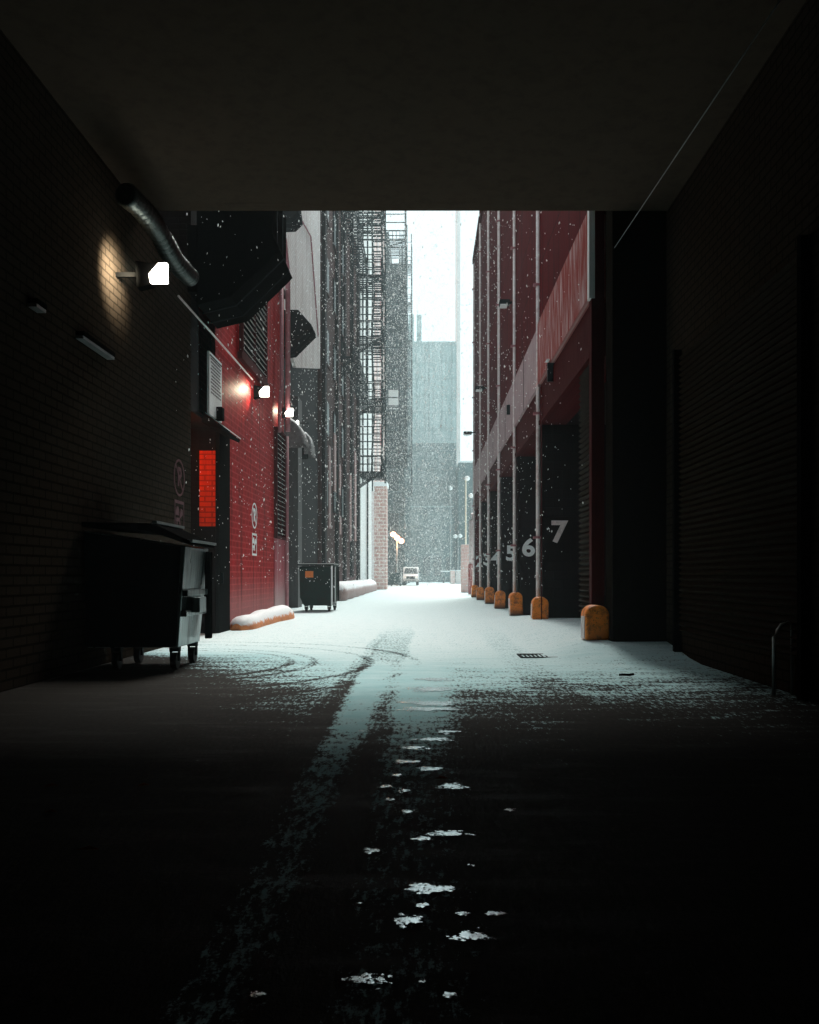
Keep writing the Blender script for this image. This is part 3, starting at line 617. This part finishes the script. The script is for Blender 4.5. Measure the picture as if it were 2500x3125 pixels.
for X in (-2.4, .2, 1.0, 3.6, 5.6): MB().box(X - .25, X + .25, 171.6, 171.99, 24, zat(1042, 172) - .5).build('pier', M['fartower'], t)
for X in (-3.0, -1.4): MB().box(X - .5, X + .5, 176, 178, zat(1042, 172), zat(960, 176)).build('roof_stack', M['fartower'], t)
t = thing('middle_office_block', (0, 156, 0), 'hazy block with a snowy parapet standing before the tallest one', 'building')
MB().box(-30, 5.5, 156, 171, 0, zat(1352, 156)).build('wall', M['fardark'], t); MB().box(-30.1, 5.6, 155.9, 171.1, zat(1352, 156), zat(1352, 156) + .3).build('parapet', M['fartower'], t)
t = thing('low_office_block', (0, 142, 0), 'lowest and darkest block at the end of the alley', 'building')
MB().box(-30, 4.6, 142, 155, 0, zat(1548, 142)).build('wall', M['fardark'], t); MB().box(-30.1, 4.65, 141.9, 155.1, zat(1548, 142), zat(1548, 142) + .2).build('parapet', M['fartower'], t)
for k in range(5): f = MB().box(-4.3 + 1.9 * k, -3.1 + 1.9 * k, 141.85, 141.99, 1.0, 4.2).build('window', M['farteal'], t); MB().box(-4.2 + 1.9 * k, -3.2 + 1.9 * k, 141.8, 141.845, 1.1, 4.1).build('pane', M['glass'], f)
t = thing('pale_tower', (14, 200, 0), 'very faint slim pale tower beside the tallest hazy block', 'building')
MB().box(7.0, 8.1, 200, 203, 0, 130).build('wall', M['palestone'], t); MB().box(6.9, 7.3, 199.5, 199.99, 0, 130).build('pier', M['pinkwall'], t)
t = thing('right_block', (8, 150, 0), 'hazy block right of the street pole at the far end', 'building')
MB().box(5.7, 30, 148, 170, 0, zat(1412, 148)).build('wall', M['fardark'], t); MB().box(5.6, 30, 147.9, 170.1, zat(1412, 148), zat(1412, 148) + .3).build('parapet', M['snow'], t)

# ---------------------------------------------------------------- maroon building on the right
XR = 2.47
POST = [43.2, 38.2, 33.15, 28.4, 23.45, 18.5, 12.55]       # 1..7
t = thing('maroon_warehouse', (XR, 28, 0), 'long maroon warehouse of numbered dark loading docks on the right', 'building')
MB().box(XR + .002, 12, 12.51, 43.3, 6.5, 17).build('upper_wall', M['maroon'], t)
MB().box(XR - .04, XR + .5, 18.5, 43.3, 5.2, 6.5).build('mauve_band', M['bandgrey'], t)
MB().box(XR - .05, XR + .5, 12.75, 18.49, 5.25, 6.55).build('red_band', M['bandred'], t)
MB().box(XR - .055, XR + .03, 12.60, 12.745, 5.2, 9.6).build('band_end', plain('frosted_steel_end', (.8, .83, .83), .5, 0, .4, 4, (.5, .3, .3), streaky=True), t)
MB().box(XR + .01, XR + .6, 12.8, 43.28, 4.4, 5.19).build('lintel', M['lintel'], t)
MB().box(XR - .02, XR + .05, 12.8, 43.28, 4.37, 4.45).build('lintel_flange', M['lintel'], t)
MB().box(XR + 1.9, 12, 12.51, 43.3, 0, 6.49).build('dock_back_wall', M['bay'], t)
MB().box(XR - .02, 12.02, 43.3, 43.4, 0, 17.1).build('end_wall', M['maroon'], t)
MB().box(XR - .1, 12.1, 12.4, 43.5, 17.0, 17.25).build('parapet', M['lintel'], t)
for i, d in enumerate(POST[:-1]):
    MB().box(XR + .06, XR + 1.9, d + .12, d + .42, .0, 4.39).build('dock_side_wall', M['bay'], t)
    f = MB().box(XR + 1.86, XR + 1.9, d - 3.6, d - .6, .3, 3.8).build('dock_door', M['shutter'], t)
for i in range(2, 7):
    d = POST[i] - 2.3
    MB().box(XR - .045, XR - .041, d - .03 , d + .03, 5.2, 6.5).build('panel_joint', M['black'], t) if d > 18.6 else None
MB().box(XR - .02, XR + .17, 12.605, 12.78, 0, 9.5).build('corner_column', M['lintel'], t)
s = MB(); z = .5
while z < 4.3: s.add([(XR + .03, 12.8, z), (XR + .03, 13.7, z), (XR - .02, 13.7, z + .03), (XR - .02, 12.8, z + .03), (XR + .03, 12.8, z + .075), (XR + .03, 13.7, z + .075)], [(0, 1, 2, 3), (3, 2, 5, 4)]); z += .085
s.build('roller_shutter', M['shutter'], t)
NUM = [('2', 38.2), ('3', 33.15 + 0), ('4', 33.15), ('5', 28.4), ('6', 23.45), ('7', 18.5)]
names = {'2': 'pale number 2 on a dock wall, mostly behind a white pipe', '3': 'pale number 3 on a dock wall, cut by a white pipe', '4': 'pale number 4 on a dock side wall', '5': 'pale number 5 on a dock side wall', '6': 'pale number 6 on a dock side wall', '7': 'largest dusty number 7 on the nearest dock side wall'}
for ch, px, py, d, hpx in (('2', 1464, 1713, 43.2, 34), ('3', 1487, 1707, 38.2, 36), ('4', 1514, 1702, 33.15, 40), ('5', 1560, 1688, 28.4, 47), ('6', 1613, 1670, 23.45, 57), ('7', 1706, 1623, 18.5, 69)):
    dd = d + .1; h = hpx / F * dd; me = mesh_text(ch, h / .70, .022 * h / .5, .004); me.materials.append(M['stencil7'] if ch == '7' else M['stencil'])
    ys_ = [v.co.y for v in me.vertices]; yc = (max(ys_) + min(ys_)) / 2; ht = max(ys_) - min(ys_)
    for v in me.vertices: v.co.y = (v.co.y - yc) * h / ht; v.co.x *= 1.0
    o = bpy.data.objects.new('dock_number', me); C.objects.link(o); p = W(px, py, dd); o.location = p; o.rotation_euler = (R(90), 0, 0)
    tag(o, names[ch], 'painted number', 'stencilled dock numbers')
    if ch == '2': MB().box(XR + .06, XR + 1.9, d + .11, d + .3, 0, 4.39).build('dock_side_wall', M['bay'], t) if False else None

ordn = ['first and farthest', 'second', 'third', 'fourth', 'fifth', 'sixth']
for i, d in enumerate(POST):
    zb = gz(XR - .1, d); n_ = len(POST) - i
    # rounded guard block
    wd = .30; ht = .62 if i < 5 else .50; q = []
    xa, xb = XR - .19, XR + .16; rad = .15
    prof = [(xa, zb)] + [(xa + rad - rad * math.cos(a), zb + ht - rad + rad * math.sin(a)) for a in [k * math.pi / 16 for k in range(9)]] + [(xb - rad + rad * math.sin(a), zb + ht - rad + rad * math.cos(a)) for a in [k * math.pi / 16 for k in range(9)]] + [(xb, zb)]
    lab = 'orange rounded guard block at the foot of the dark corner column, nearest of the row' if i == 6 else 'orange guard block, %s counted from the nearest' % ['', 'sixth', 'fifth', 'fourth', 'third', 'second'][i] if i else 'smallest and farthest orange guard block of the row'
    t = thing('wheel_guard', (XR - .1, d, zb), lab, 'guard block', 'orange guard blocks beside the loading docks')
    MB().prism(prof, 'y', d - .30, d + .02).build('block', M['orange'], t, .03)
    MB().box(xa - .012, xa - .001, d - .26, d - .06, zb + .02, zb + ht - .16).build('lit_side_frost', M['conduit'], t)  # pale snowy strip, light on the alley side painted in
    t.rotation_euler = (R([0, 1.5, -2, 1, -1.5, 2, 0][i]), R([1.5, -2, 1, 2.5, -1.5, 1, 0][i]), R([3, -4, 2, -3, 4, -2, 3][i])); t.scale.z = [1.0, .94, 1.05, .97, 1.02, .95, 1.0][i]
    if i < 6:
        c_ = MB().tube([(XR - .03, d + .06, zb), (XR - .03, d + .06, 5), (XR - .03, d + .06, 11), (XR - .03, d + .06, 16.9)], .042 if i > 3 else .05, 8)
        po = tag(c_.build('standpipe', M['conduit']), 'white frosted pipe rising from the %s orange guard block' % (['farthest', 'sixth nearest', 'fifth nearest', 'fourth nearest', 'third nearest', 'second nearest'][i]), 'pipe', 'white pipes up the maroon wall')
        for zc in (1.9, 4.6, 7.4, 10.1, 12.9, 15.6): MB().box(XR - .13, XR + .02, d, d + .12, zc, zc + .05).build('clamp', M['mauvepipe'], po)
tag(MB().tube([(XR - .02, 18.05, .1), (XR - .02, 18.05, 5.1)], .012, 6).build('conduit', M['lintel']), 'thin red conduit beside the second nearest guard block', 'pipe')
def arm_lamp(px0, px1, py, d, label):
    x0, x1 = (px0 - VX) / F * d, XR; z = zat(py, d)
    t = thing('arm_lamp', (XR, d, z), label, 'street lamp', 'unlit arm lamps on the maroon wall')
    MB().box(x0, x0 + .52 * (x1 - x0 + .2), d - .18, d + .18, z - .06, z + .07).build('head', M['iron'], t, .02)
    MB().tube([(x0 + .3, d, z), (x1 + .02, d, z + .05)], .035, 6).build('arm', M['iron'], t)
    MB().box(x0 + .02, x0 + .4 * (x1 - x0 + .2), d - .16, d + .16, z - .095, z - .062).build('diffuser', M['board'], t)
arm_lamp(1524, 1610, 926, 24.5, 'nearest unlit arm lamp crossing two white pipes')
arm_lamp(1451, 1505, 1186, 34.5, 'middle unlit arm lamp low on the maroon wall')
arm_lamp(1415, 1457, 1322, 42.6, 'farthest unlit arm lamp sticking out past the maroon corner')

# right passage wall: ribbed shutter, hoop
t = thing('roller_shutter', (3.38, 9.6, 0), 'wide dark ribbed shutter inside the passage on the right', 'shutter')
s = MB(); z = .35
while z < 4.0: s.add([(3.39, 7.6, z), (3.39, 11.3, z), (3.345, 11.3, z + .03), (3.345, 7.6, z + .03), (3.39, 7.6, z + .07), (3.39, 11.3, z + .07)], [(0, 1, 2, 3), (3, 2, 5, 4)]); z += .075
s.build('curtain', M['shutter'], t)
[MB().box(3.3, 3.395, a_, a_ + .08, 0, 4.1).build('guide_rail', M['black'], t) for a_ in (7.5, 11.32)]
X = 3.2; d = onX(2362, X)
m = MB().tube([(X, d, 0), (X, d, zat(1945, d)), (X + .03, d, zat(1925, d)), (X + .07, d, zat(1907, d)), (X + .13, d, zat(1901, d)), (X + .17, d, zat(1907, d)), (X + .17, d, 0)], .018, 8)
tag(m.build('steel_hoop', M['galv']), 'thin bent steel hoop standing by the dark right wall', 'hoop')
tag(MB().tube([W(2382, 0, 5.95), W(1876, 756, 11.95)], .006, 5).build('cable', M['galv']), 'thin straight cable slanting under the passage roof', 'cable')

# ---------------------------------------------------------------- far street things
t = thing('pickup_truck', (-1.65, 92, 0), 'white truck facing us at the far end of the alley', 'truck')
MB().prism([(92, .45), (92, 1.1), (93.2, 1.25), (94.0, 2.0), (96.6, 2.05), (96.8, 1.3), (98, 1.3), (98, .45)], 'x', -2.5, -.8).build('body', M['white'], t, .08)
MB().add([(-2.4, 93.15, 1.33), (-.9, 93.15, 1.33), (-1.05, 93.85, 1.9), (-2.25, 93.85, 1.9)], [(0, 1, 2, 3)]).build('windscreen', M['glass'], t)
MB().box(-2.1, -1.2, 91.93, 91.99, .72, 1.0).build('grille', M['black'], t)
for x in (-2.3, -1.0): MB().box(x - .16, x + .16, 91.93, 91.99, .8, 1.0).build('headlight', M['board'], t)
MB().box(-2.55, -.75, 91.8, 91.95, .45, .65).build('bumper', M['galv'], t, .02)
for x in (-2.35, -.95):
    for y in (93, 96.9): MB().prism([(y + .38 * math.cos(k * .524), .38 + .38 * math.sin(k * .524)) for k in range(12)], 'x', x - .13, x + .13).build('wheel', M['tyre'], t)
for x in (-2.6, -.7): MB().box(x - .1, x + .1, 93.3, 93.4, 1.4, 1.65).build('mirror', M['black'], t)

def street_lamp(px, pyt, d, heads, label, mat='galv', lit=False, globe=False):
    x = (px - VX) / F * d; z = zat(pyt, d)
    t = thing('street_lamp', (x, d, 0), label, 'street lamp', 'street lamps at the far end of the alley')
    MB().tube([(x, d, 0), (x, d, z)], .09, 8).build('pole', M[mat], t)
    for hx, hz in heads:
        MB().bar((x, d, z - .1), (x + hx, d, z + hz), .05).build('arm', M[mat], t)
        c = (x + hx, d, z + hz); m = MB(); n = 8
        m.tube([(c[0], c[1], c[2] - .3), (c[0], c[1], c[2] - .15), (c[0], c[1], c[2] + .1), (c[0], c[1], c[2] + .25)], 0, 10, rr=[.1, .3, .3, .08]); m.build('lantern', M['lens_orange'] if lit else M['board'], t)
    if lit:
        L = bpy.data.lights.new('lamp_glow', 'POINT'); L.energy = 90; L.color = (1, .5, .25); L.shadow_soft_size = .3
        o = bpy.data.objects.new('lamp_glow', L); C.objects.link(o); o.parent = t; o.location = (0, -.8, z)
street_lamp(1212, 1640, 90, ((-.4, .35), (0, 0), (.45, -.35)), 'glowing orange street lamp above the hazy dumpster', lit=True)
street_lamp(1422, 1462, 96, ((.15, .1),), 'tall pale yellow pole with a square head on the right', 'yellowpole')
street_lamp(1375, 1492, 120, ((0, .1),), 'slim grey lamp post left of the pale yellow pole')
street_lamp(1398, 1636, 118, ((-.35, 0), (.3, .05)), 'short double headed lamp post over the snowy utility boxes')
street_lamp(1438, 1512, 100, ((0, 0),), 'grey lamp with a bell head next to the maroon corner')
t = thing('pink_standpipe', (2.8, 50, 0), 'thick pale pink pipe with a bent top beyond the maroon corner', 'pipe')
d = 50; x = (1440 - VX) / F * d
MB().tube([(x, d, 0), (x, d, zat(1590, d)), (x + .08, d, zat(1572, d)), (x + .3, d, zat(1568, d))], .17, 10).build('pipe', M['conduit'], t)
MB().box(x - .2, x + .3, d - .22, d + .22, 0, zat(1722, d)).build('painted_foot', M['bandred'], t)
tag(MB().box(2.3, 3.1, 55, 56.2, 0, 3.1).build('brick_pier', M['pinkwall'], None, .03), 'low hazy brick pier left of the thick pink pipe', 'pier')
tag(MB().box(2.6, 3.3, 46.5, 48, 0, 1.5).build('brick_plinth', M['pinkwall'], None, .03), 'low snowy brick plinth at the foot of the thick pink pipe', 'plinth')
for a, l in (((3.2, 3.75), 'brown hazy utility box at the far end'), ((3.85, 4.6), 'pale hazy utility box beside the brown one')):
    t = thing('utility_box', (a[0], 110, 0), l, 'utility box', 'utility boxes at the far end'); MB().box(a[0], a[1], 110, 111, 0, 1.7).build('cabinet', M['pinkwall'] if a[0] < 3.5 else M['whitewall'], t, .03); MB().box(a[0] - .02, a[1] + .02, 109.95, 111.05, 1.7, 1.8).build('snow_cap', M['snow'], t)
t = thing('parked_trailer', (3, 125, 0), 'snow covered trailer bed far away on the right', 'trailer')
MB().box(2.3, 4.6, 124, 127, .9, 1.6).build('bed', M['fardark'], t, .03); MB().box(2.2, 4.7, 123.9, 127.1, 1.6, 1.8).build('snow_cap', M['snow'], t)
for x in (2.6, 4.3): MB().prism([(125.5 + .45 * math.cos(k * .524), .45 + .45 * math.sin(k * .524)) for k in range(12)], 'x', x - .13, x + .13).build('wheel', M['tyre'], t)

# small litter on the ground
t = thing('storm_grate', (1.9, 12.0, 0), 'rectangular iron drain grate set in the thin snow', 'grate')
y_ = CH * F / (2008 - VY); f = MB().box(1.26, 2.04, y_ - .04, y_ + .0, .004, .016).box(1.26, 2.04, y_ + .44, y_ + .48, .004, .016).box(1.26, 1.30, y_, y_ + .44, .004, .016).box(2.0, 2.04, y_, y_ + .44, .004, .016)
f.build('frame', M['iron'], t); s = MB()
for k in range(12): s.box(1.34 + k * .055, 1.36 + k * .055, y_, y_ + .44, .004, .012)
s.build('bars', M['iron'], t)
y_ = CH * F / (2068 - VY); x_ = (1910 - VX) / F * y_
tag(MB().tube([(x_ - .07, y_, .03), (x_ - .04, y_ - .02, .035), (x_ + .04, y_, .03), (x_ + .09, y_ + .03, .035)], .014, 6).build('broken_stick', M['black']), 'short black broken stick lying on the snow', 'stick')
for i, (px, py) in enumerate(((438, 2402), (156, 2404), (268, 2600), (155, 2484), (1347, 2381))):
    y_ = CH * F / (py - VY); x_ = (px - VX) / F * y_; s = .02 + .006 * (i % 3)
    vs = [(-s * 1.4, 0, .004), (0, -s * .5, .012), (s * 1.4, .004, .006), (0, s * .5, .016)]
    tag(MB().add([(x_ + a, y_ + b, c_ + .004) for a, b, c_ in vs], [(0, 1, 2, 3)]).build('leaf', M['leaf']), ['largest orange leaf on the dark ground', 'small orange leaf close to the dark edge', 'lone orange leaf lowest on the dark ground', 'tiny orange leaf below another leaf', 'orange speck of leaf beside an icy puddle'][i], 'leaf', 'fallen orange leaves')

# ---------------------------------------------------------------- falling snow
rnd = random.Random(11); vs = []; fs = []
def flake(x, y, z, r):
    n = len(vs); a = rnd.uniform(-.6, .6); b = rnd.uniform(-.5, .5); l = r * rnd.uniform(1.0, 3.0)
    d = Vector((a * .6, b * .6, 1)).normalized()
    for p in ((r, 0, 0), (0, r, 0), (-r, 0, 0), (0, -r, 0)): vs.append((x + p[0], y + p[1], z + p[2]))
    vs.append((x + d.x * l, y + d.y * l, z + l)); vs.append((x - d.x * l, y - d.y * l, z - l))
    for i in range(4): fs.append((n + i, n + (i + 1) % 4, n + 4)); fs.append((n + (i + 1) % 4, n + i, n + 5))
k = 0
while k < 75000:
    y = YM + .4 + (rnd.random() ** 1.1) * 122; x = rnd.uniform(-3.9, 2.35); z = rnd.uniform(.9 if y < 60 else .2, min(46, 2 + y * .45))
    if rnd.random() > min(1, (2 + y * .45) / 30 + .18): continue
    flake(x, y, z, (.0032 + .0072 * rnd.random() ** 2.4) * (1 + y / 70)); k += 1
qf = NT('snowflake'); qf.b.inputs['Base Color'].default_value = (.92, .95, .95, 1); qf.b.inputs['Roughness'].default_value = .9
tl = qf.n('BsdfTranslucent'); tl.inputs[0].default_value = (.95, .97, .97, 1); mx = qf.n('MixShader'); mx.inputs[0].default_value = .8
qf.l(qf.b.outputs[0], mx.inputs[1]); qf.l(tl.outputs[0], mx.inputs[2]); qf.l(mx.outputs[0], qf.o.inputs[0])
tag(MB().add(vs, fs).build('falling_snow', qf.m), 'white snowflakes falling through the alley', 'snow', kind='stuff')

# ---------------------------------------------------------------- haze of blowing snow
q = NT('snowy_air'); q.t.nodes.remove(q.b); v = q.n('VolumePrincipled'); v.inputs['Color'].default_value = (.80, .96, 1.0, 1); v.inputs['Density'].default_value = .0020; v.inputs['Anisotropy'].default_value = 0
q.l(v.outputs[0], q.o.inputs['Volume'])
tag(MB().box(-320, 320, -50, 620, -1.2, 140).build('haze', q.m), kind='stuff')
for o in bpy.data.objects:
    if '_loc' in o: del o['_loc']
